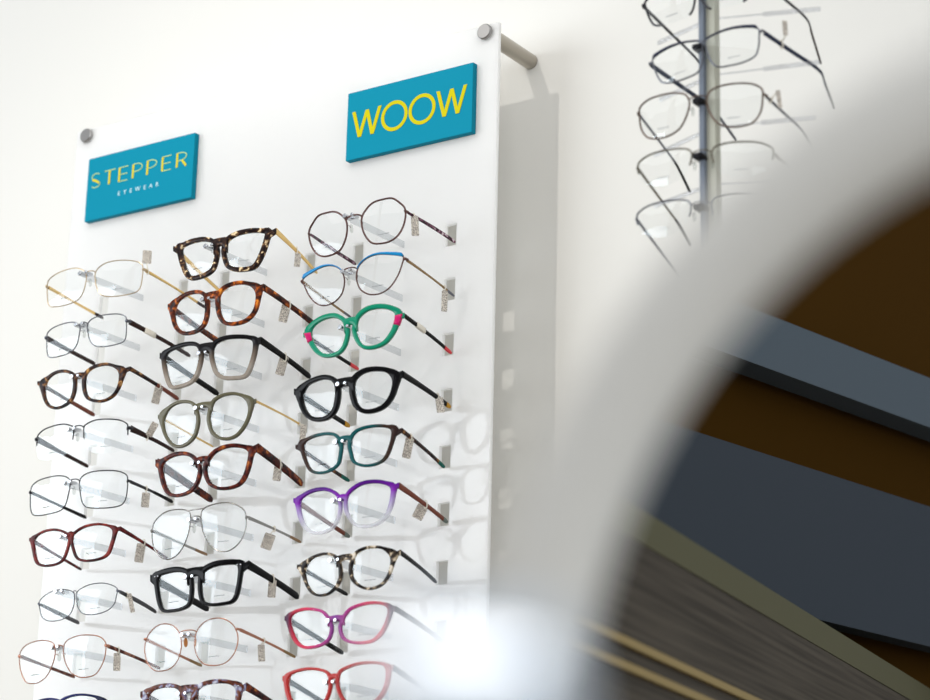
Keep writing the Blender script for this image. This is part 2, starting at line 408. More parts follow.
# --- left column, top to bottom
add(label='thin pale gold rectangular metal eyeglasses, top pair of the left column', style='metal', mat=GOLDL, r=.6, off=(40, 240),
    lens=[(428, 262), (455, 215), (520, 175), (610, 158), (710, 160), (780, 180), (798, 215), (793, 290), (780, 360), (750, 400), (690, 420), (600, 435), (520, 437), (470, 420), (440, 370), (428, 310)],
    L=(48, 362), R=(810, 228), bridge=(385, 262), tR=(206, 308), tL=(103, 318), tm=GOLD, tt=DKBRN, tf=.86, t=(3.4, 2.2, 3), er=1.6, tag=(147, 257, 9, 14, .02, 148, 274))
add(label='rectangular metal eyeglasses with dark right lens rim and brown temples, second in the left column', style='metal', mat=GUNMET, r=.65, off=(35, 295),
    lens=[(405, 240), (430, 195), (490, 165), (570, 150), (650, 148), (700, 165), (708, 200), (708, 280), (700, 340), (670, 370), (600, 390), (530, 400), (470, 395), (430, 360), (412, 300)],
    L=(82, 335), R=(722, 200), bridge=(385, 230), tR=(190, 356), tL=(95, 364), tm=DKBRN, t=(5.5, 4, 4), er=2.0, band=.28)
add(label='brown and cream tortoiseshell rounded eyeglasses, third in the left column', style='plastic', mat=TORTB, off=(30, 345), w=(2.6, 3.4, 2.4, 4), corner=1.5, hh=5.5, hb=5, dep=3.6,
    lens=[(432, 250), (455, 205), (510, 170), (580, 155), (640, 165), (685, 200), (695, 260), (680, 330), (640, 390), (580, 425), (520, 430), (460, 410), (435, 360), (428, 300)],
    L=(62, 295), R=(775, 180), bridge=(360, 250), tR=(178, 399), tL=(94, 415), tm=TORTB, tt=BRNTEMPLE, tf=.6, t=(5, 4, 4.6), tag=(157, 395, 8, 18, .25, 160, 386))
add(label='half-rim black metal rectangular eyeglasses with dark brown temples, fourth in the left column', style='half', mat=BLKMET, r=.75, off=(25, 400), zl=.002,
    lens=[(457, 215), (480, 185), (550, 155), (640, 148), (730, 155), (785, 180), (797, 210), (795, 290), (780, 350), (740, 390), (680, 408), (600, 412), (520, 405), (480, 370), (460, 320)],
    L=(85, 305), R=(812, 215), bridge=(410, 220), tR=(174, 451), tL=(88, 466.5), tm=DKBRN, t=(6, 3.6, 3.4), er=2.0, tag=(152, 429.5, 7, 15, .55, 147, 438))
add(label='full-rim black wire square eyeglasses with a tan price tag, fifth in the left column', style='metal', mat=BLKMET, r=.65, off=(20, 455),
    lens=[(462, 210), (490, 160), (560, 130), (660, 120), (760, 125), (820, 150), (835, 190), (830, 280), (815, 350), (780, 390), (700, 408), (600, 412), (520, 405), (485, 370), (468, 300)],
    L=(76, 290), R=(845, 200), bridge=(400, 210), tR=(172.5, 502), tL=(86, 517.6), tm=BLKMET, tt=CHAR, tf=.6, t=(3, 2.4, 3.2), er=1.5, tag=(145.5, 500, 8, 15, .05, 146, 490))
add(label='dark red-brown acetate eyeglasses with slim rims, sixth in the left column', style='plastic', mat=REDBRN, off=(20, 505), w=(1.9, 3.6, 2.0, 2.6), corner=2.0, cang=.6, hh=5, hb=3.6, dep=3.2,
    lens=[(408, 245), (450, 200), (520, 165), (600, 152), (670, 160), (715, 185), (722, 230), (705, 300), (680, 370), (640, 405), (570, 425), (500, 428), (450, 410), (425, 360), (410, 300)],
    L=(75, 268), R=(775, 180), bridge=(365, 235), tR=(168, 559), tL=(81, 569.5), tm=REDBRN, t=(5, 3, 3), tag=(140, 553, 9, 19, .15, 142, 543))
add(label='small grey metal eyeglasses with narrow lenses and black temples, seventh in the left column', style='metal', mat=GUNMET, r=.55, off=(25, 565),
    lens=[(402, 215), (440, 180), (510, 150), (600, 140), (670, 155), (715, 185), (708, 240), (692, 300), (650, 345), (580, 375), (500, 385), (440, 370), (408, 320), (400, 265)],
    L=(105, 305), R=(722, 200), bridge=(355, 225), tR=(156, 612), tL=(79, 623), tm=BLKMET, t=(3, 4, 3.4), er=1.4, tag=(131, 603, 4.5, 20, -.2, 127, 593))
add(label='copper-brown wire eyeglasses with large soft square lenses, eighth in the left column', style='metal', mat=COPPER, r=.6, off=(10, 610),
    lens=[(415, 290), (440, 240), (510, 205), (600, 193), (690, 205), (740, 250), (743, 310), (730, 380), (700, 450), (660, 500), (600, 520), (540, 520), (480, 490), (440, 430), (418, 360)],
    L=(70, 360), R=(750, 275), bridge=(370, 295), tR=(160, 668.6), tL=(74.5, 677), tm=mottled('brown_marbled_temple', [(.4, srgb(80, 46, 40)), (.6, srgb(160, 110, 90))], 150), t=(3.4, 2.6, 3), er=1.6, tag=(117, 662, 7, 18, 0, 118, 652))
add(label='navy blue acetate eyeglasses cut off by the lower edge, last of the left column', style='plastic', mat=NAVY, sc=1, off=(0, 0), w=(1.5, 4, 2, 3), corner=3, cang=.9, hh=5, hb=4,
    lens=[(61, 702), (69, 697), (80, 695), (91, 696), (98, 699), (101, 708), (98, 722), (90, 731), (78, 734), (67, 731), (61, 722), (59, 710)],
    L=(18, 716), R=(111, 703), bridge=(52, 706), tR=(160, 727), tL=(72, 735), tm=NAVY, t=(5, 4, 4))
# --- middle column
add(label='chunky black and cream tortoiseshell eyeglasses with gold temples, top pair of the middle column', style='plastic', mat=TORT, off=(165, 210), w=(4.2, 5.6, 4.2, 4.4), corner=4.2, cang=.75, hh=7, hb=8, dep=5,
    lens=[(485, 250), (520, 215), (590, 185), (680, 170), (750, 172), (780, 185), (775, 230), (750, 310), (715, 390), (680, 435), (620, 450), (550, 450), (500, 430), (478, 380), (468, 310)],
    L=(72, 300), R=(862, 160), bridge=(405, 265), tR=(317, 273), tL=(222, 293), tm=GOLD, t=(7, 4.4, 3.6), tk=1.8, tag=(297.5, 260, 6, 14, .1, 296, 250))
add(label='round amber tortoiseshell eyeglasses with wide temples, second in the middle column', style='plastic', mat=TORTR, off=(160, 265), w=(3.2, 4, 3.2, 4.4), corner=2.2, hh=8, hb=7, dep=4.6,
    lens=[(465, 235), (500, 185), (560, 155), (640, 145), (710, 165), (745, 215), (748, 280), (730, 350), (690, 405), (640, 435), (570, 450), (510, 440), (475, 390), (460, 310)],
    L=(68, 325), R=(805, 170), bridge=(390, 250), tR=(315, 325), tL=(219, 342), tm=TORTR, t=(8, 6.5, 7), tag=(284.6, 313, 9, 19, .3, 288, 303))
add(label='square eyeglasses fading from black on top to smoky clear below, third in the middle column', style='plastic', mat=BLKFADE, off=(155, 320), w=(3.6, 4.2, 3.4, 4.2), corner=2.6, hh=8, hb=8, dep=4.8,
    lens=[(455, 215), (490, 170), (560, 145), (650, 138), (730, 145), (765, 170), (765, 240), (745, 320), (720, 390), (690, 430), (620, 442), (540, 440), (490, 410), (465, 350), (450, 280)],
    L=(45, 278), R=(820, 155), bridge=(385, 225), tR=(310, 377), tL=(218, 394), tm=CHAR, t=(8, 6.2, 6.6), tag=(282, 365.5, 9, 20, .3, 285, 355))
add(label='round olive-grey eyeglasses with thin gold temples, fourth in the middle column', style='plastic', mat=OLIVE, off=(150, 375), w=(2.6, 3.0, 2.6, 3.6), corner=3.2, cang=.5, hh=5.5, hb=5, dep=4,
    lens=[(475, 270), (500, 205), (560, 165), (640, 150), (710, 165), (755, 210), (768, 280), (750, 350), (710, 420), (660, 470), (600, 490), (540, 480), (490, 440), (468, 370), (465, 320)],
    L=(68, 325), R=(822, 200), bridge=(405, 245), tR=(303, 426), tL=(213, 446.6), tm=GOLD, t=(2.8, 2, 2.2), tk=1.6, tag=(303, 433, 6, 17, .1, 300, 424))
add(label='large dark red tortoiseshell eyeglasses with very broad temples, fifth in the middle column', style='plastic', mat=TORTD, off=(145, 430), w=(3.4, 4.6, 2.6, 3.8), corner=3.4, cang=.7, hh=9, hb=5, dep=4.6,
    lens=[(490, 250), (530, 190), (590, 150), (670, 130), (750, 135), (800, 160), (808, 200), (790, 290), (760, 370), (720, 420), (650, 445), (570, 445), (510, 410), (480, 340), (478, 290)],
    L=(88, 255), R=(872, 135), bridge=(430, 240), tR=(302, 484), tL=(212, 500), tm=TORTD, t=(10, 9, 8), tag=(277.5, 472, 8, 18, .15, 279, 463))
add(label='silver double-bridge aviator eyeglasses, sixth in the middle column', style='metal', mat=SILVER, r=.65, off=(145, 485), topbar=True,
    lens=[(435, 240), (450, 190), (500, 160), (580, 140), (660, 138), (730, 165), (770, 200), (785, 260), (780, 340), (755, 410), (710, 470), (650, 510), (590, 515), (530, 490), (480, 430), (445, 340)],
    L=(48, 355), R=(796, 248), bridge=(400, 262), tR=(300.5, 542), tL=(207, 554.7), tm=SILVER, tt=mat('tan_tip', srgb(150, 120, 90), .4), tf=.8, t=(3.2, 2, 2.4), er=1.4, tag=(268, 541.5, 11, 16, .4, 272, 530))
add(label='heavy square glossy black eyeglasses with silver corner dots, seventh in the middle column', style='plastic', mat=BLACK, off=(140, 545), w=(5, 3.8, 2.5, 3.6), corner=3, hh=8.5, hb=8, dep=5, dots=True,
    lens=[(485, 230), (520, 190), (590, 160), (680, 148), (745, 150), (768, 180), (765, 260), (745, 370), (715, 430), (650, 450), (560, 458), (500, 440), (480, 380), (475, 300)],
    L=(88, 258), R=(838, 150), bridge=(400, 225), tR=(298, 597), tL=(208, 609), tm=BLACK, t=(9, 7, 7.5), tag=(272, 588.6, 8, 18, .1, 274, 578))
add(label='round rose-copper wire eyeglasses, eighth in the middle column', style='metal', mat=COPPER, r=.6, off=(135, 610), padm=mat('amber_pad', srgb(220, 150, 90), .3),
    lens=[(463, 235), (480, 165), (530, 100), (610, 65), (690, 70), (760, 115), (795, 190), (793, 270), (760, 350), (700, 410), (620, 430), (540, 420), (490, 370), (465, 300)],
    L=(72, 228), R=(806, 148), bridge=(410, 178), tR=(295, 657), tL=(201.5, 665.7), tm=COPPER, tt=BRONZE, tf=.8, t=(3, 2, 2.4), er=1.3, tag=(261.4, 653, 7, 17, -.05, 262, 642))
add(label='brown and grey-lilac marbled acetate eyeglasses at the lower edge, last of the middle column', style='plastic', mat=TORTG, off=(135, 610), w=(3.6, 4.5, 3.5, 4.4), corner=3, hh=7.5, hb=7, dep=4.6, dots=True,
    lens=[(465, 670), (500, 605), (570, 572), (660, 562), (740, 572), (785, 612), (785, 700), (770, 780), (740, 850), (690, 885), (600, 895), (520, 885), (475, 840), (460, 760)],
    L=(50, 655), R=(860, 590), bridge=(390, 625), tR=(290, 716), tL=(200, 726), tm=TORTD, t=(8, 6, 6))
# --- right column
add(label='brown wire eyeglasses with many-sided rounded lenses, top pair of the right column', style='metal', mat=BRNMET, r=1.0, off=(300, 185),
    lens=[(480, 250), (520, 180), (570, 135), (640, 112), (715, 103), (775, 140), (812, 180), (818, 240), (800, 320), (760, 390), (700, 435), (630, 453), (560, 450), (510, 400), (482, 330)],
    L=(66, 378), R=(822, 200), bridge=(425, 255), tR=(455, 242), tL=(355.5, 264), tm=mottled('plum_temple', [(.4, srgb(46, 30, 36)), (.52, srgb(120, 66, 90)), (.62, srgb(206, 190, 196))], 180), t=(2.4, 3.4, 3.4), er=1.3, tag=(415, 226, 7.5, 21, .02, 414, 215))
add(label='cat-eye eyeglasses with bright blue brow and thin brown wire rim, second in the right column', style='metal', mat=BRNMET, r=.8, off=(295, 240), brow=(3.2, BLUE),
    lens=[(478, 260), (500, 195), (560, 140), (640, 112), (740, 112), (838, 128), (832, 180), (800, 270), (750, 350), (700, 395), (640, 420), (570, 420), (510, 385), (480, 320)],
    L=(50, 325), R=(858, 145), bridge=(420, 240), tR=(454, 296), tL=(351, 317.4), tm=BRONZE, tt=GUNMET, tf=.88, t=(3, 2, 2.2), er=1.6, tag=(444.5, 301, 6, 22, .1, 445, 289))
add(label='emerald green cat-eye eyeglasses with magenta corner blocks', style='plastic', mat=GREEN, off=(295, 290), w=(4.4, 5, 3.2, 3.8), corner=3.6, cang=.85, hh=6, hb=7, dep=4.6, block=MAGENTA, blockz=-6,
    lens=[(480, 260), (500, 210), (560, 160), (640, 140), (720, 145), (775, 175), (780, 230), (755, 310), (710, 380), (660, 420), (590, 440), (530, 430), (490, 380), (470, 310)],
    L=(72, 350), R=(848, 195), bridge=(410, 260), tR=(451, 353), tL=(358, 369), tm=CHAR, tt=REDTIP, tf=.88, t=(5, 4, 3.6), band=.3)
add(label='thick round black acetate eyeglasses with amber temple tips, fourth in the right column', style='plastic', mat=BLACK, off=(290, 350), w=(4, 5, 3.6, 5.4), corner=3, hh=8, hb=7.5, dep=5.2,
    lens=[(505, 240), (540, 195), (600, 165), (680, 158), (750, 170), (795, 220), (798, 290), (770, 370), (720, 430), (650, 462), (580, 465), (530, 430), (505, 360), (498, 300)],
    L=(40, 325), R=(875, 185), bridge=(430, 260), tR=(450, 407), tL=(349, 426), tm=BLACK, tt=AMBTIP, tf=.9, t=(7, 5.4, 5), tag=(440, 405, 8, 16, -.1, 439, 396))
add(label='slim teal eyeglasses turning brown tortoiseshell at the corners, fifth in the right column', style='plastic', mat=TEALFADE, off=(290, 410), w=(2.4, 3.4, 2.0, 3.4), corner=2.6, cang=.6, hh=5.5, hb=4.5, dep=3.6,
    lens=[(475, 230), (510, 175), (570, 145), (650, 130), (730, 130), (785, 150), (790, 210), (770, 290), (740, 360), (700, 400), (630, 425), (560, 425), (500, 395), (480, 330), (470, 280)],
    L=(48, 285), R=(868, 155), bridge=(400, 235), tR=(444, 467), tL=(348.7, 480.7), tm=TORTB, tt=TEALTIP, tf=.88, t=(5, 3.8, 3.8), tag=(408, 448, 8.5, 21, .25, 411, 437))
add(label='violet cat-eye eyeglasses fading to clear at the bottom, sixth in the right column', style='plastic', mat=PURPFADE, off=(285, 465), w=(3.0, 4.2, 2.4, 3), corner=3.4, cang=.75, hh=6, hb=5, dep=4.2,
    lens=[(490, 235), (530, 190), (600, 150), (690, 135), (770, 145), (822, 175), (825, 240), (805, 330), (770, 400), (710, 450), (640, 470), (570, 465), (520, 430), (485, 360), (478, 290)],
    L=(72, 275), R=(882, 155), bridge=(425, 265), tR=(447, 522), tL=(349, 536.6), tm=BRNTEMPLE, tt=mat('grey_green_tip', srgb(110, 120, 112), .4), tf=.9, t=(6.5, 4.6, 4.4), tag=(420, 512, 11, 15, .55, 425, 503))
add(label='round cream and black mottled eyeglasses, seventh in the right column', style='plastic', mat=TORTW, off=(290, 530), w=(1.8, 2.6, 1.7, 3.4), corner=2.4, hh=5.5, hb=5, dep=4,
    lens=[(490, 240), (520, 180), (580, 145), (650, 135), (720, 145), (775, 195), (785, 260), (765, 340), (720, 410), (660, 445), (590, 450), (530, 420), (490, 370), (480, 300)],
    L=(60, 285), R=(855, 170), bridge=(420, 225), tR=(436, 582), tL=(347, 594.5), tm=CHAR, t=(5, 4, 4))
add(label='pink eyeglasses shading to purple at the bridge, eighth in the right column', style='plastic', mat=PINKFADE, off=(280, 590), w=(2.2, 4.2, 2.2, 3), corner=2.6, cang=.8, hh=6, hb=4.5, dep=4,
    lens=[(490, 235), (540, 160), (610, 125), (700, 105), (790, 110), (835, 140), (835, 200), (800, 290), (760, 350), (710, 390), (640, 405), (560, 400), (500, 370), (475, 300)],
    L=(42, 220), R=(892, 140), bridge=(430, 230), tR=(441, 640), tL=(342.6, 653), tm=CHAR, t=(6, 5, 5))
add(label='red cat-eye eyeglasses at the lower edge, last of the right column', style='plastic', mat=RED, off=(270, 640), sc=6.64, w=(2.2, 4.4, 2.6, 3.2), corner=3, cang=.8, hh=6, hb=4.5, dep=4,
    lens=[(470, 215), (530, 180), (600, 160), (680, 155), (745, 165), (770, 200), (768, 270), (745, 340), (710, 390), (660, 420), (580, 430), (510, 410), (470, 350), (455, 280)],
    L=(88, 255), R=(815, 180), bridge=(400, 255), tR=(441, 703), tL=(343, 714), tm=BLACK, t=(6, 5, 5))
placed = [glasses(g) for g in G]
# two silver rivets on each corner of the chunky pairs
for g, root in zip(G, placed):
    if g.get('dots'):
        hw = solve_hinges(*[(q[0]/7.75+g['off'][0], q[1]/7.75+g['off'][1]) for q in (g['L'], g['R'])], -.121)[2]
        for s in (1, -1):
            b = bmesh.new()
            for dx in (.008, .0125):
                x = s*(hw-dx); y = KW*x*x - g['dep']*1.15/2000
                cyl(b, (x, y-.0005, .0), (x, y+.001, .0), .0011, 12)
            obj('rivet', b, CLIP, root, label='pair of small silver dots')

# ------------------------------------------------------------------ wall panel with its hooks
WALLY = .108; PX0, PX1, PZ0, PZ1 = -.150, .5826, .98, 2.0841; PTH = .006
HX = [0, .2194, .4439]; HZ = [1.8062 - .072*i for i in range(11)]
def panel_mesh():
    bm = bmesh.new(); cw, ch = .0085, .0145
    xs = sorted({PX0, PX1} | {x+a*.073+b*cw for x in HX for a in (-1, 1) for b in (-1, 1)})
    zs = sorted({PZ0, PZ1} | {z+b*ch for z in HZ for b in (-1, 1)})
    holes = [(x+a*.073, z) for x in HX for a in (-1, 1) for z in HZ]
    def hole(xm, zm): return any(abs(xm-hx) < cw*.9 and abs(zm-hz) < ch*.9 for hx, hz in holes)
    solid = {(i, j): not hole((xs[i]+xs[i+1])/2, (zs[j]+zs[j+1])/2) for i in range(len(xs)-1) for j in range(len(zs)-1)}
    vs = {}
    def v(i, j, k):
        if (i, j, k) not in vs: vs[(i, j, k)] = bm.verts.new((xs[i], PTH*k, zs[j]))
        return vs[(i, j, k)]
    for (i, j), s in solid.items():
        if not s: continue
        for k in (0, 1): bm.faces.new([v(i, j, k), v(i+1, j, k), v(i+1, j+1, k), v(i, j+1, k)])
        for (di, dj, a, b) in ((-1, 0, (0, 0), (0, 1)), (1, 0, (1, 0), (1, 1)), (0, -1, (0, 0), (1, 0)), (0, 1, (0, 1), (1, 1))):
            if not solid.get((i+di, j+dj), False):
                p, q = (i+a[0], j+a[1]), (i+b[0], j+b[1]); bm.faces.new([v(*p, 0), v(*q, 0), v(*q, 1), v(*p, 1)])
    return bm
PANELM = mat('opal_white_acrylic', (.97, .97, .965), .04)
n_, l_, b_ = nodes(PANELM); b_.inputs['Subsurface Weight'].default_value = 1.0; b_.inputs['Subsurface Radius'].default_value = (1, 1, 1); b_.inputs['Subsurface Scale'].default_value = .02
b_.inputs['IOR'].default_value = 1.5; b_.inputs['Specular IOR Level'].default_value = .5
tr_ = n_.new('ShaderNodeBsdfTranslucent'); tr_.inputs['Color'].default_value = (.98, .98, .97, 1); mx_ = n_.new('ShaderNodeMixShader'); mx_.inputs['Fac'].default_value = .40
l_.new(b_.outputs[0], mx_.inputs[1]); l_.new(tr_.outputs[0], mx_.inputs[2]); l_.new(mx_.outputs[0], n_['Material Output'].inputs['Surface'])
panel = empty('display_panel', ((PX0+PX1)/2, 0, PZ0), label='large white frosted wall panel that carries three columns of eyeglasses and two signs', category='display panel')
def rel(o): o.location = -panel.location; return o
rel(obj('panel_sheet', panel_mesh(), PANELM, panel, smooth=False))
for x in (-.1288, .5633):
    for z in (2.0735, 1.0):
        b = bmesh.new(); cyl(b, (x, PTH, z), (x, WALLY-.0004, z), .0105, 32, bev=.0008)
        so = rel(obj('standoff', b, STEEL, panel)); autosmooth(so)
        b = bmesh.new(); cyl(b, (x, -.006, z), (x, -.0002, z), .0105, 32, bev=.0012); c = obj('standoff_cap', b, CLIP if 0 else mat('brushed_cap', srgb(160, 158, 156), .3, 1.0), so); autosmooth(c)
for ci, x in enumerate(HX):
    for z in HZ[:9]:
        b = bmesh.new(); sweep(b, [V((x, -.112, z-.001)), V((x, -.06, z-.0005)), V((x, -.0002, z))], [(V((1, 0, 0)), V((0, 0, 1)))]*3, lambda i: rrect(.0026, .0092, .0008))
        ro = rel(autosmooth(obj('hook_rod', b, ROD, panel)))
        b = bmesh.new()
        for dx in (-.0005, .0105):
            cyl(b, (x+dx, -.1265, z-.0005), (x+dx, -.1125, z-.0005), .0031 if dx < .005 else .0022, 14, bev=.0006)
        box(b, (x-.001, -.1155, z-.002), (x+.011, -.112, z+.001), bev=.0006)
        autosmooth(obj('bridge_clip', b, CLIP, ro))

# ------------------------------------------------------------------ brand signs
SW, SH, SZ = .1995, .0958, 2.0315
TEAL = mat('teal_sign_board', srgb(0, 132, 158), .6, Specular_IOR_Level=.08)
YEL = mat('yellow_lettering', srgb(200, 188, 10), .6); YELG = mat('golden_lettering', srgb(206, 190, 50), .6); PALE = mat('pale_yellow_lettering', srgb(180, 204, 130), .6); WHT = mat('white_lettering', srgb(200, 232, 236), .4)
def ribbon(bm, P, w, y, closed=False):
    N = len(P); rs = []
    for i in range(N):
        t = (P[(i+1) % N]-P[i-1]) if closed else (P[min(i+1, N-1)]-P[max(i-1, 0)])
        t = t.normalized(); n = V((-t.z, 0, t.x)); ww = (w[i] if isinstance(w, list) else w)/2
        if not closed and 0 < i < N-1:
            t0 = (P[i]-P[i-1]).normalized(); c = abs(t.dot(t0)); ww = ww/max(c, .4)
        rs.append((P[i]+n*ww, P[i]-n*ww))
    prof = []
    for a, b in rs:
        prof.append([bm.verts.new((a.x, y, a.z)), bm.verts.new((b.x, y, b.z)), bm.verts.new((b.x, y-.0006, b.z)), bm.verts.new((a.x, y-.0006, a.z))])
    for i in range(N if closed else N-1):
        r0, r1 = prof[i], prof[(i+1) % N]
        for j in range(4): bm.faces.new((r0[j], r0[(j+1) % 4], r1[(j+1) % 4], r1[j]))
    if not closed: bm.faces.new(prof[0]); bm.faces.new(prof[-1][::-1])
def sign(x0, label):
    r = empty('brand_sign', (x0+SW/2, -.0002, SZ-SH), label=label, category='sign', group='teal signs on the white panel')
    b = bmesh.new(); box(b, (-SW/2, -.0095, 0), (SW/2, 0, SH), bev=.0006); obj('sign_board', b, TEAL, r, smooth=False)
    return r
def uv(u, v): return V(((u-.5)*SW, 0, (1-v)*SH))
s1 = sign(.3518, 'teal sign with yellow letters WOOW')
YL = -.0094
def wstroke(w):
    b = bmesh.new(); c = [uv(*p) for p in w]; h = .0027
    for k in range(4):      # four slanted strokes with level ends
        a_, d_ = c[k], c[k+1]; q = []
        for y in (YL, YL-.0006-.00004*k): q.append([b.verts.new((p.x+sx*h, y, p.z)) for p, sx in ((a_, -1), (a_, 1), (d_, 1), (d_, -1))])
        b.faces.new(q[0]); b.faces.new(q[1][::-1])
        for j in range(4): b.faces.new((q[0][j], q[0][(j+1) % 4], q[1][(j+1) % 4], q[1][j]))
    return b
for w_ in ([(.055, .30), (.108, .69), (.165, .31), (.212, .69), (.268, .30)], [(.732, .30), (.785, .69), (.84, .31), (.888, .69), (.945, .30)]):
    obj('letter', wstroke(w_), YEL, s1, smooth=False)
for cu in (.388, .608):
    b = bmesh.new(); c = uv(cu, .50); ribbon(b, [c+V((math.cos(a)*.0188, 0, math.sin(a)*.0188)) for a in [2*math.pi*k/48 for k in range(48)]], .0050, YL, True)
    obj('letter', b, YEL, s1, smooth=False)
s2 = sign(-.1132, 'teal sign with yellow letters STEPPER and small EYEWEAR')
T, B_ = .265, .485; M_ = (T+B_)/2; tw, kw = .0014, .0036
def arc(cu, cv, ru, rv, a0, a1, n=14): return [(cu+ru*math.cos(math.radians(a0+(a1-a0)*k/n)), cv-rv*math.sin(math.radians(a0+(a1-a0)*k/n))) for k in range(n+1)]
def letter(thins, thicks):      # thin pale strokes and thick golden strokes of one letter
    b = bmesh.new()
    for p in thins: ribbon(b, [uv(*q) for q in p], tw, YL)
    b.faces.ensure_lookup_table(); n = len(b.faces)
    for p in thicks: ribbon(b, [uv(*q) for q in p], kw, YL-.00005)
    b.faces.ensure_lookup_table()
    for f in b.faces[n:]: f.material_index = 1
    obj('letter', b, [PALE, YELG], s2, smooth=False)
letter([arc(.085, T+.052, .038, .052, 35, 250), arc(.085, B_-.045, .040, .048, -150, 20)], [[(.052, M_-.02), (.085, M_+.005), (.118, M_+.05)]])
letter([[(.165, T), (.27, T)]], [[(.215, T), (.215, B_)]])
def letter_e(x): letter([[(x, T), (x+.08, T)], [(x, M_), (x+.075, M_)], [(x, B_), (x+.08, B_)]], [[(x, T), (x, B_)]])
def letter_p(x, leg=False): letter([[(x, T), (x+.03, T)], arc(x+.03, (T+M_+.01)/2, .055, (M_+.01-T)/2, 90, -90), [(x, M_+.01), (x+.03, M_+.01)]], [[(x, T), (x, B_)]] + ([[(x+.045, M_+.01), (x+.085, B_)]] if leg else []))
letter_e(.31); letter_p(.44); letter_p(.575); letter_e(.715); letter_p(.85, True)
def text_obj(s, size, m, parent, loc, sp=1.0):
    c = bpy.data.curves.new('t', 'FONT'); c.body = s; c.size = size; c.extrude = .0003; c.space_character = sp; c.align_x = 'CENTER'
    to = bpy.data.objects.new('t', c); COL.objects.link(to); dg = bpy.context.evaluated_depsgraph_get(); me = bpy.data.meshes.new_from_object(to.evaluated_get(dg))
    bpy.data.objects.remove(to); bpy.data.curves.remove(c); me.materials.clear(); me.materials.append(m)
    o = bpy.data.objects.new('small_lettering', me); COL.objects.link(o); o.parent = parent; o.location = loc; o.rotation_euler = (math.pi/2, 0, 0); return o
text_obj('EYEWEAR', .0092, WHT, s2, (uv(.50, 0).x, YL-.0003, uv(0, .705).z), 2.3)

# ------------------------------------------------------------------ room
WALLM = mat('warm_white_paint', srgb(226, 224, 218), .7)
nn, ll, bb = nodes(WALLM); no = nn.new('ShaderNodeTexNoise'); no.inputs['Scale'].default_value = 90; no.inputs['Detail'].default_value = 4
bp = nn.new('ShaderNodeBump'); bp.inputs['Strength'].default_value = .04; bp.inputs['Distance'].default_value = .002; ll.new(no.outputs['Fac'], bp.inputs['Height']); ll.new(bp.outputs['Normal'], bb.inputs['Normal'])
def sbox(name, a, b_, m, **kw):
    b = bmesh.new(); box(b, a, b_); return obj(name, b, m, smooth=False, kind='structure', **kw)
sbox('wall_back', (-3.2, WALLY, 0), (4.2, WALLY+.12, 3.2), WALLM)
FLM = mat('grey_oak_floor', srgb(150, 138, 122), .5); nn, ll, bb = nodes(FLM)
br = nn.new('ShaderNodeTexBrick'); br.inputs['Scale'].default_value = 1.2; br.inputs['Color1'].default_value = (*srgb(158, 146, 130), 1); br.inputs['Color2'].default_value = (*srgb(136, 124, 108), 1); br.inputs['Mortar'].default_value = (*srgb(90, 80, 70), 1); br.inputs['Mortar Size'].default_value = .004
tc = nn.new('ShaderNodeTexCoord'); ll.new(tc.outputs['Object'], br.inputs['Vector']); ll.new(br.outputs['Color'], bb.inputs['Base Color'])
sbox('floor', (-3.2, -7, -.05), (4.2, WALLY+.12, 0), FLM)

# ------------------------------------------------------------------ eyewear stand at the upper right
SY = at_depth(705, 100, 2.42).y
def sp(px, py, dy=0.): return on_y(px, py, SY+dy)
pole_top = sp(699.5, -60); pole_x = pole_top.x
STM = mat('stand_aluminium', srgb(186, 186, 172), .4, 0); STB = mat('stand_blue_grey', srgb(116, 124, 136), .4, 0)
stand = empty('eyewear_stand', (pole_x, SY+.02, 0), label='tall slim pole stand with clear arms holding wire eyeglasses', category='display stand')
def srel(o): o.location = -stand.location; return o
b = bmesh.new(); box(b, (pole_x-.001, SY+.012, .02), (pole_x+.0115, SY+.024, 2.35), bev=.001); srel(obj('pole', b, STM, stand, smooth=False))
b = bmesh.new(); box(b, (pole_x-.0055, SY+.006, .02), (pole_x+.001, SY+.024, 2.35), bev=.001); srel(obj('pole_strip', b, STB, stand, smooth=False, label='blue-grey strip'))
b = bmesh.new(); cyl(b, (pole_x+.003, SY+.018, 0), (pole_x+.003, SY+.018, .02), .16, 48, bev=.004); srel(autosmooth(obj('stand_base', b, STM, stand)))
ARM = clear_mat('stand_clear_arm', (.82, .825, .84), 1.0, .1)
for k, (l0, r0, r1) in enumerate([((658, -12), (722, -32), (820, -46)), ((658, 43), (722, 23), (820, 9)), ((660, 100), (722, 77), (820, 62)), ((655, 155), (722, 127), (815, 117)), ((655, 206), (722, 187), (815, 178))]):
    b = bmesh.new(); root_p = V((pole_x+.003, SY+.022, 0)); a = sp(*l0, .05); c = sp(*r1, .075); m1 = sp(*r0, .03)
    root_p.z = (m1.z+a.z)/2+.001
    sweep(b, [root_p, root_p+(a-root_p)*.35, a], [(V((0, 1, 0)), V((0, 0, 1)))]*3, lambda i: rrect(.003, (.003, .005, .0052)[i], .001))
    srel(autosmooth(obj('stand_arm', b, ARM, stand)))
    b = bmesh.new(); q = root_p+(c-root_p)*.48
    sweep(b, [root_p, q-(c-root_p)*.01, q, c], [(V((0, 1, 0)), V((0, 0, 1)))]*4, lambda i: rrect(.003, (.0016, .0016, .005, .005)[i], .0007))
    srel(autosmooth(obj('stand_arm', b, ARM, stand)))
SG = 'wire eyeglasses on the pole stand'
s2l = [(470, 120), (520, 85), (600, 55), (690, 42), (770, 48), (780, 90), (775, 160), (755, 210), (690, 245), (610, 265), (540, 272), (500, 240), (475, 180)]
def shift(l, dx, dy): return [(x+dx, y+dy) for x, y in l]
ST = []
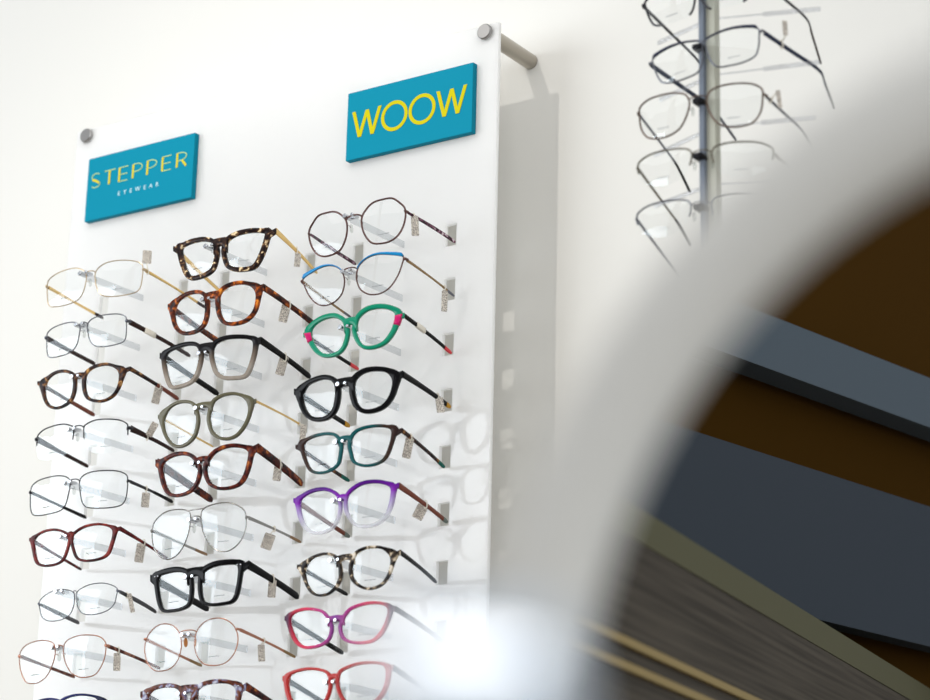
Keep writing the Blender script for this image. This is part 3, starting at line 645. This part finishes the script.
base = dict(rk=1.7, tk2=1.25, sc=5.8125, group=SG, Y=SY, hook=.10, Ytip=SY+.135)
ST.append(dict(base, label='black wire eyeglasses at the top of the pole stand, cut off by the frame edge', style='half', zl=.02, mat=BLKMET, r=.8, off=(618, -38), lens=s2l,
    L=(140, 255), R=(800, 60), bridge=(435, 145), tRh=(806, 18), tR=(821, 64), tLh=(694, 56), tL=(712, 84), tm=BLKMET, tt=DKBRN, tf=.7, t=(3, 2.4, 3)))
ST.append(dict(base, label='dark navy browline eyeglasses with thick right temple, second on the pole stand', style='metal', mat=GUNMET, r=.6, off=(625, 20), lens=s2l, brow=(2.6, mat('navy_brow', srgb(34, 42, 66), .3)),
    L=(140, 255), R=(805, 62), bridge=(435, 145), tRh=(819, 70), tR=(834, 108), tLh=(712, 108), tL=(736, 140), tm=mat('navy_temple', srgb(36, 44, 66), .3), tt=GUNMET, tf=.75, t=(4, 3, 3.6), tag=(785, 28, 5, 16, .1, 782, 40)))
s3l = [(475, 460), (500, 410), (570, 380), (660, 368), (740, 372), (795, 400), (800, 450), (790, 530), (750, 590), (690, 615), (610, 622), (540, 600), (500, 550), (480, 500)]
ST.append(dict(base, label='brown wire eyeglasses with squarish lenses, third on the pole stand', style='metal', mat=mat('umber_metal', srgb(92, 74, 62), .3, .6), r=.65, off=(625, 20), lens=s3l,
    L=(72, 545), R=(815, 432), bridge=(430, 460), tRh=(800, 128), tR=(826, 172), tLh=(672, 158), tL=(690, 192), tm=GUNMET, tt=CHAR, tf=.6, t=(2.2, 1.8, 3), tag=(779, 99, 4.5, 19, -.1, 775, 95)))
s4l = [(505, 420), (530, 385), (600, 365), (690, 358), (780, 362), (850, 390), (858, 430), (840, 490), (800, 530), (720, 560), (620, 560), (545, 530), (515, 480)]
ST.append(dict(base, label='half-rim grey-green wire eyeglasses, fourth on the pole stand', style='half', zl=.004, mat=mat('khaki_metal', srgb(104, 98, 84), .3, .6), r=.65, off=(625, 80), lens=s4l,
    L=(68, 515), R=(868, 425), bridge=(460, 425), tRh=(818, 190), tR=(836, 225), tLh=(672, 215), tL=(690, 245), tm=mat('khaki_metal', (0, 0, 0)), tt=CHAR, tf=.6, t=(2.2, 1.8, 3)))
ST.append(dict(base, label='thin wire eyeglasses half hidden by the blurred mirror rim, lowest seen on the pole stand', style='half', zl=.004, mat=GUNMET, r=.6, off=(624, 131), lens=s4l,
    L=(68, 515), R=(868, 425), bridge=(460, 425), tRh=(818, 240), tR=(836, 275), tLh=(672, 267), tL=(690, 297), tm=GUNMET, t=(2.2, 1.8, 3)))
BLKCLIP = mat('black_clip', srgb(24, 24, 28), .35)
for g in ST:
    root = glasses(g)
    br_ = g['bridge']; w = on_y(br_[0]/g['sc']+g['off'][0], br_[1]/g['sc']+g['off'][1], SY)
    b = bmesh.new(); box(b, (pole_x-.009, SY-.003, w.z-.0045), (pole_x+.002, SY+.0125, w.z+.0015), bev=.0012)
    srel(autosmooth(obj('stand_clip', b, BLKCLIP, stand)))

# ------------------------------------------------------------------ round vanity mirror close to the camera
MC = at_depth(1074, 742, .53)
view = (MC-CAM); az = math.atan2(view.x, view.y); na = az + math.pi + math.radians(28)
MN = V((math.sin(na), math.cos(na), 0)); MT = V((MN.y, -MN.x, 0)) * 1.0        # MT: horizontal in the glass plane
if MT.dot(CR) < 0: MT = -MT
UPV = V((0, 0, 1)); R_in = .156; R_out = .189
mirror = empty('round_mirror', (MC.x, MC.y, .62), label='big white-rimmed round table mirror, very blurred, at the lower right', category='mirror')
def mrel(o): o.location = -mirror.location; return o
b = bmesh.new(); prof = [(R_in, .004), (R_in+.001, -.006), (R_in+.006, -.0095), (R_out-.005, -.0085), (R_out, -.002), (R_out-.002, .008), (R_out-.02, .014), (R_in-.02, .015)]
NS = 128; rings = []
for k in range(NS):
    a = 2*math.pi*k/NS; d = MT*math.cos(a)+UPV*math.sin(a); rings.append([b.verts.new(MC+d*r-MN*y) for r, y in prof])
for k in range(NS):
    r0, r1 = rings[k], rings[(k+1) % NS]
    for j in range(len(prof)-1): b.faces.new((r0[j], r0[j+1], r1[j+1], r1[j]))
b.faces.new([r[-1] for r in rings])
mrel(obj('mirror_rim', b, mat('white_gloss_plastic', srgb(226, 225, 220), .35), mirror))
b = bmesh.new(); vs = [b.verts.new(MC+(MT*math.cos(2*math.pi*k/96)+UPV*math.sin(2*math.pi*k/96))*(R_in+.0005)-MN*.0) for k in range(96)]; b.faces.new(vs)
vs2 = [b.verts.new(v.co-MN*.003) for v in vs]; b.faces.new(vs2[::-1])
for k in range(96): b.faces.new((vs[k], vs[(k+1) % 96], vs2[(k+1) % 96], vs2[k]))
mrel(obj('mirror_glass', b, mat('mirror_silvering', (.86, .87, .88), .0, 1.0), mirror, smooth=False))
b = bmesh.new(); cyl(b, MC-UPV*(R_out-.004)-MN*(-.0)-MN*.003, V((MC.x, MC.y, .630))-MN*.003, .008, 24); mrel(obj('mirror_stem', b, mat('white_gloss_plastic', (1, 1, 1)), mirror))
b = bmesh.new(); cyl(b, (MC.x, MC.y, .6205), (MC.x, MC.y, .632), .075, 48, bev=.003); mrel(autosmooth(obj('mirror_foot', b, mat('white_gloss_plastic', (1, 1, 1)), mirror)))

# small lamp head between the mirror and the panel
LC = at_depth(462, 654, .38)
lamp = empty('small_lamp', (LC.x, LC.y, .62), label='small glowing white lamp, melted into a bright blur left of the round mirror', category='lamp')
def lrel(o): o.location = -lamp.location; return o
tocam = (CAM-LC).normalized(); tl = tocam.cross(UPV).normalized(); tl = tl if tl.dot(CR) > 0 else -tl; tu = tl.cross(tocam)*-1
if tu.z < 0: tu = -tu
hc = at_depth(482, 692, .384)
b = bmesh.new(); st = [(-.015, .008), (-.012, .0125), (0, .014), (.014, .014), (.022, .011)]
sweep(b, [hc - tocam*.010 + UPV*(-s) for s, r in st], [(tl, tocam)]*5, lambda i: circ(st[i][1]*1.25, 28, st[i][1]*.6)); lrel(obj('lamp_housing', b, mat('cool_white_plastic', srgb(196, 206, 216), .4), lamp))
GL = bpy.data.materials.new('lamp_glow'); GL.use_nodes = True; gb = GL.node_tree.nodes['Principled BSDF']; gb.inputs['Emission Color'].default_value = (.93, .96, 1, 1); gb.inputs['Emission Strength'].default_value = 4.2; gb.inputs['Base Color'].default_value = (.9, .9, .9, 1)
b = bmesh.new()
sweep(b, [LC+tocam*.0002, LC+tocam*.0016, LC+tocam*.0022], [(tl, tu)]*3, lambda i: circ((.0135, .0135, .012)[i], 28, (.0022, .0022, .0018)[i])); lrel(obj('lamp_lens', b, GL, lamp, label='glowing face of the lamp'))
b = bmesh.new(); cyl(b, hc-tocam*.010-UPV*.020, V((hc.x-tocam.x*.01, hc.y-tocam.y*.01, .628)), .004, 16); lrel(obj('lamp_stem', b, mat('white_gloss_plastic', (1, 1, 1)), lamp))
b = bmesh.new(); cyl(b, (hc.x-tocam.x*.01, hc.y-tocam.y*.01, .6205), (hc.x-tocam.x*.01, hc.y-tocam.y*.01, .629), .03, 32, bev=.002); lrel(autosmooth(obj('lamp_foot', b, mat('white_gloss_plastic', (1, 1, 1)), lamp)))
# counter under them
b = bmesh.new(); cc = (MC+LC)/2
box(b, (-.45, -.35, .58), (.45, .35, .62), bev=.003)
counter = empty('counter', (cc.x, cc.y, 0), (0, 0, math.atan2(MT.y, MT.x)), label='white counter under the round mirror', category='counter')
obj('worktop', b, mat('white_laminate', srgb(232, 230, 226), .4), counter, smooth=False)
b = bmesh.new(); box(b, (-.42, -.32, 0), (.42, .32, .58), bev=.002); obj('cabinet_body', b, mat('white_laminate', (1, 1, 1)), counter, smooth=False)

# ------------------------------------------------------------------ what the mirror shows: the far side of the shop
def reflect_pt(p): return p - MN*(2*(p-MC).dot(MN))
def reflect_v(v): return v - MN*(2*v.dot(MN))
def far_bar(name, p0, p1, depth0, azi, m, thick_back, parent=None, length=3.2, zlo=None, zhi=None, **kw):
    """horizontal board seen in the mirror: p0/p1 top and bottom pixel at one place, azi: its run in the mirrored view"""
    w = V((math.sin(azi), math.cos(azi), 0)); q0 = at_depth(p0[0], 450, depth0); nv = V((w.y, -w.x, 0))
    def hit(p):
        d = ray(*p); return CAM + d*((q0-CAM).dot(nv)/d.dot(nv))
    a, bq = hit(p0), hit(p1); A = reflect_pt(q0); wr = reflect_v(w); nrm = V((wr.y, -wr.x, 0))
    if nrm.dot(reflect_v(ray(*p0))) < 0: nrm = -nrm
    z1, z0 = (a.z if zhi is None else zhi), (bq.z if zlo is None else zlo); b = bmesh.new(); org = V((A.x, A.y, 0)); vs = []
    for s in (-length*.35, length):
        for t in (0, thick_back):
            for z in (z0, z1): vs.append(b.verts.new(V((0, 0, z)) + wr*s + nrm*t))
    for q in ((0, 1, 3, 2), (4, 6, 7, 5), (0, 4, 5, 1), (2, 3, 7, 6), (0, 2, 6, 4), (1, 5, 7, 3)): b.faces.new([vs[i] for i in q])
    o = obj(name, b, m, parent, smooth=False, **kw); o.location = org - (parent.location if parent else V()); return o
BR = mat('dark_brown_wall', srgb(66, 42, 0), .9); SL = mat('slate_board', srgb(86, 97, 106), .6)
A1 = math.radians(9.6); A2 = math.radians(-10); A3 = math.radians(4)
far_bar('wall_left', (760, -700), (760, 1700), 3.05, A1, BR, .1, zlo=0, zhi=3.2, kind='structure')
far_bar('shelf_board', (800, 327), (800, 380), 3.0, A1, SL, .045, label='upper slate grey board seen in the mirror', category='board')
far_bar('cabinet_pelmet', (800, 465), (800, 615), 3.0, A1, mat('slate_dark', srgb(60, 67, 75), .6), .03, label='broad dark slate board seen in the mirror', category='board')
_q = reflect_pt(at_depth(760, 450, 2.55)); cab = empty('wall_cabinet', (_q.x, _q.y, 0), label='taupe wood-grain cabinet with twin gold rails seen in the mirror', category='cabinet')
TP = mat('taupe_wood_grain', srgb(112, 104, 92), .5); nn, ll, bb = nodes(TP)
tc = nn.new('ShaderNodeTexCoord'); mp = nn.new('ShaderNodeMapping'); mp.inputs['Scale'].default_value = (1, 1, 60); no = nn.new('ShaderNodeTexNoise'); no.inputs['Scale'].default_value = 3
rp = nn.new('ShaderNodeValToRGB'); rp.color_ramp.elements[0].color = (*srgb(62, 56, 47), 1); rp.color_ramp.elements[1].color = (*srgb(86, 79, 68), 1); rp.color_ramp.elements[0].position = .35; rp.color_ramp.elements[1].position = .65
ll.new(tc.outputs['Object'], mp.inputs['Vector']); ll.new(mp.outputs['Vector'], no.inputs['Vector']); ll.new(no.outputs['Fac'], rp.inputs['Fac']); ll.new(rp.outputs['Color'], bb.inputs['Base Color'])
KH = mat('khaki_trim', srgb(94, 92, 68), .5); GR = mat('gold_rail', srgb(160, 136, 76), .4, .2)
far_bar('cabinet_side', (760, 610), (760, 1100), 2.55, A2, TP, .3, cab, zlo=0)
far_bar('top_trim', (760, 583), (760, 612), 2.545, A2, KH, .31, cab)
far_bar('gold_rail', (760, 699), (760, 706), 2.53, A2, GR, .012, cab)
far_bar('gold_rail', (760, 720), (760, 727), 2.53, A2, GR, .012, cab)

# ------------------------------------------------------------------ light
def light(name, kind, loc, energy, col, **kw):
    d = bpy.data.lights.new(name, kind); d.energy = energy; d.color = col
    for k, v in kw.items(): setattr(d, k, v)
    o = bpy.data.objects.new(name, d); COL.objects.link(o); o.location = loc; return o
def aim(o, tgt): o.rotation_euler = (V(tgt)-o.location).to_track_quat('-Z', 'Y').to_euler()
sp_ = light('ceiling_spotlight', 'SPOT', (.28, -1.31, 2.9), 66, (1, .97, .92), spot_size=math.radians(72), spot_blend=1.0, shadow_soft_size=.014); aim(sp_, (.22, 0, 1.5))
fi = light('front_fill', 'AREA', (3.6, -5.0, 2.0), 90, (.93, .97, 1), shape='RECTANGLE', size=2.4, size_y=2.0); aim(fi, (1.4, -1, 1.2))  # added soft fill from behind right of the camera, not a real window
wi = light('left_window', 'AREA', (-2.0, -3.1, 1.78), 215, (.88, .94, 1), shape='RECTANGLE', size=3.4, size_y=1.75); aim(wi, (.3, 0, 1.6)); 
ce = light('ceiling_panel', 'AREA', (.6, -1.8, 3.1), 55, (1, .98, .95), shape='RECTANGLE', size=3.4, size_y=2.4)
w = bpy.data.worlds.new('room_light'); S.world = w; w.use_nodes = True; w.node_tree.nodes['Background'].inputs[0].default_value = (.95, .97, 1, 1); w.node_tree.nodes['Background'].inputs[1].default_value = 1.22

S.view_settings.view_transform = 'Standard'; S.view_settings.look = 'None'; S.view_settings.gamma = 1; S.view_settings.exposure = -1.09; S.view_settings.use_curve_mapping = False
S.cycles.transparent_max_bounces = 32; S.cycles.max_bounces = 10
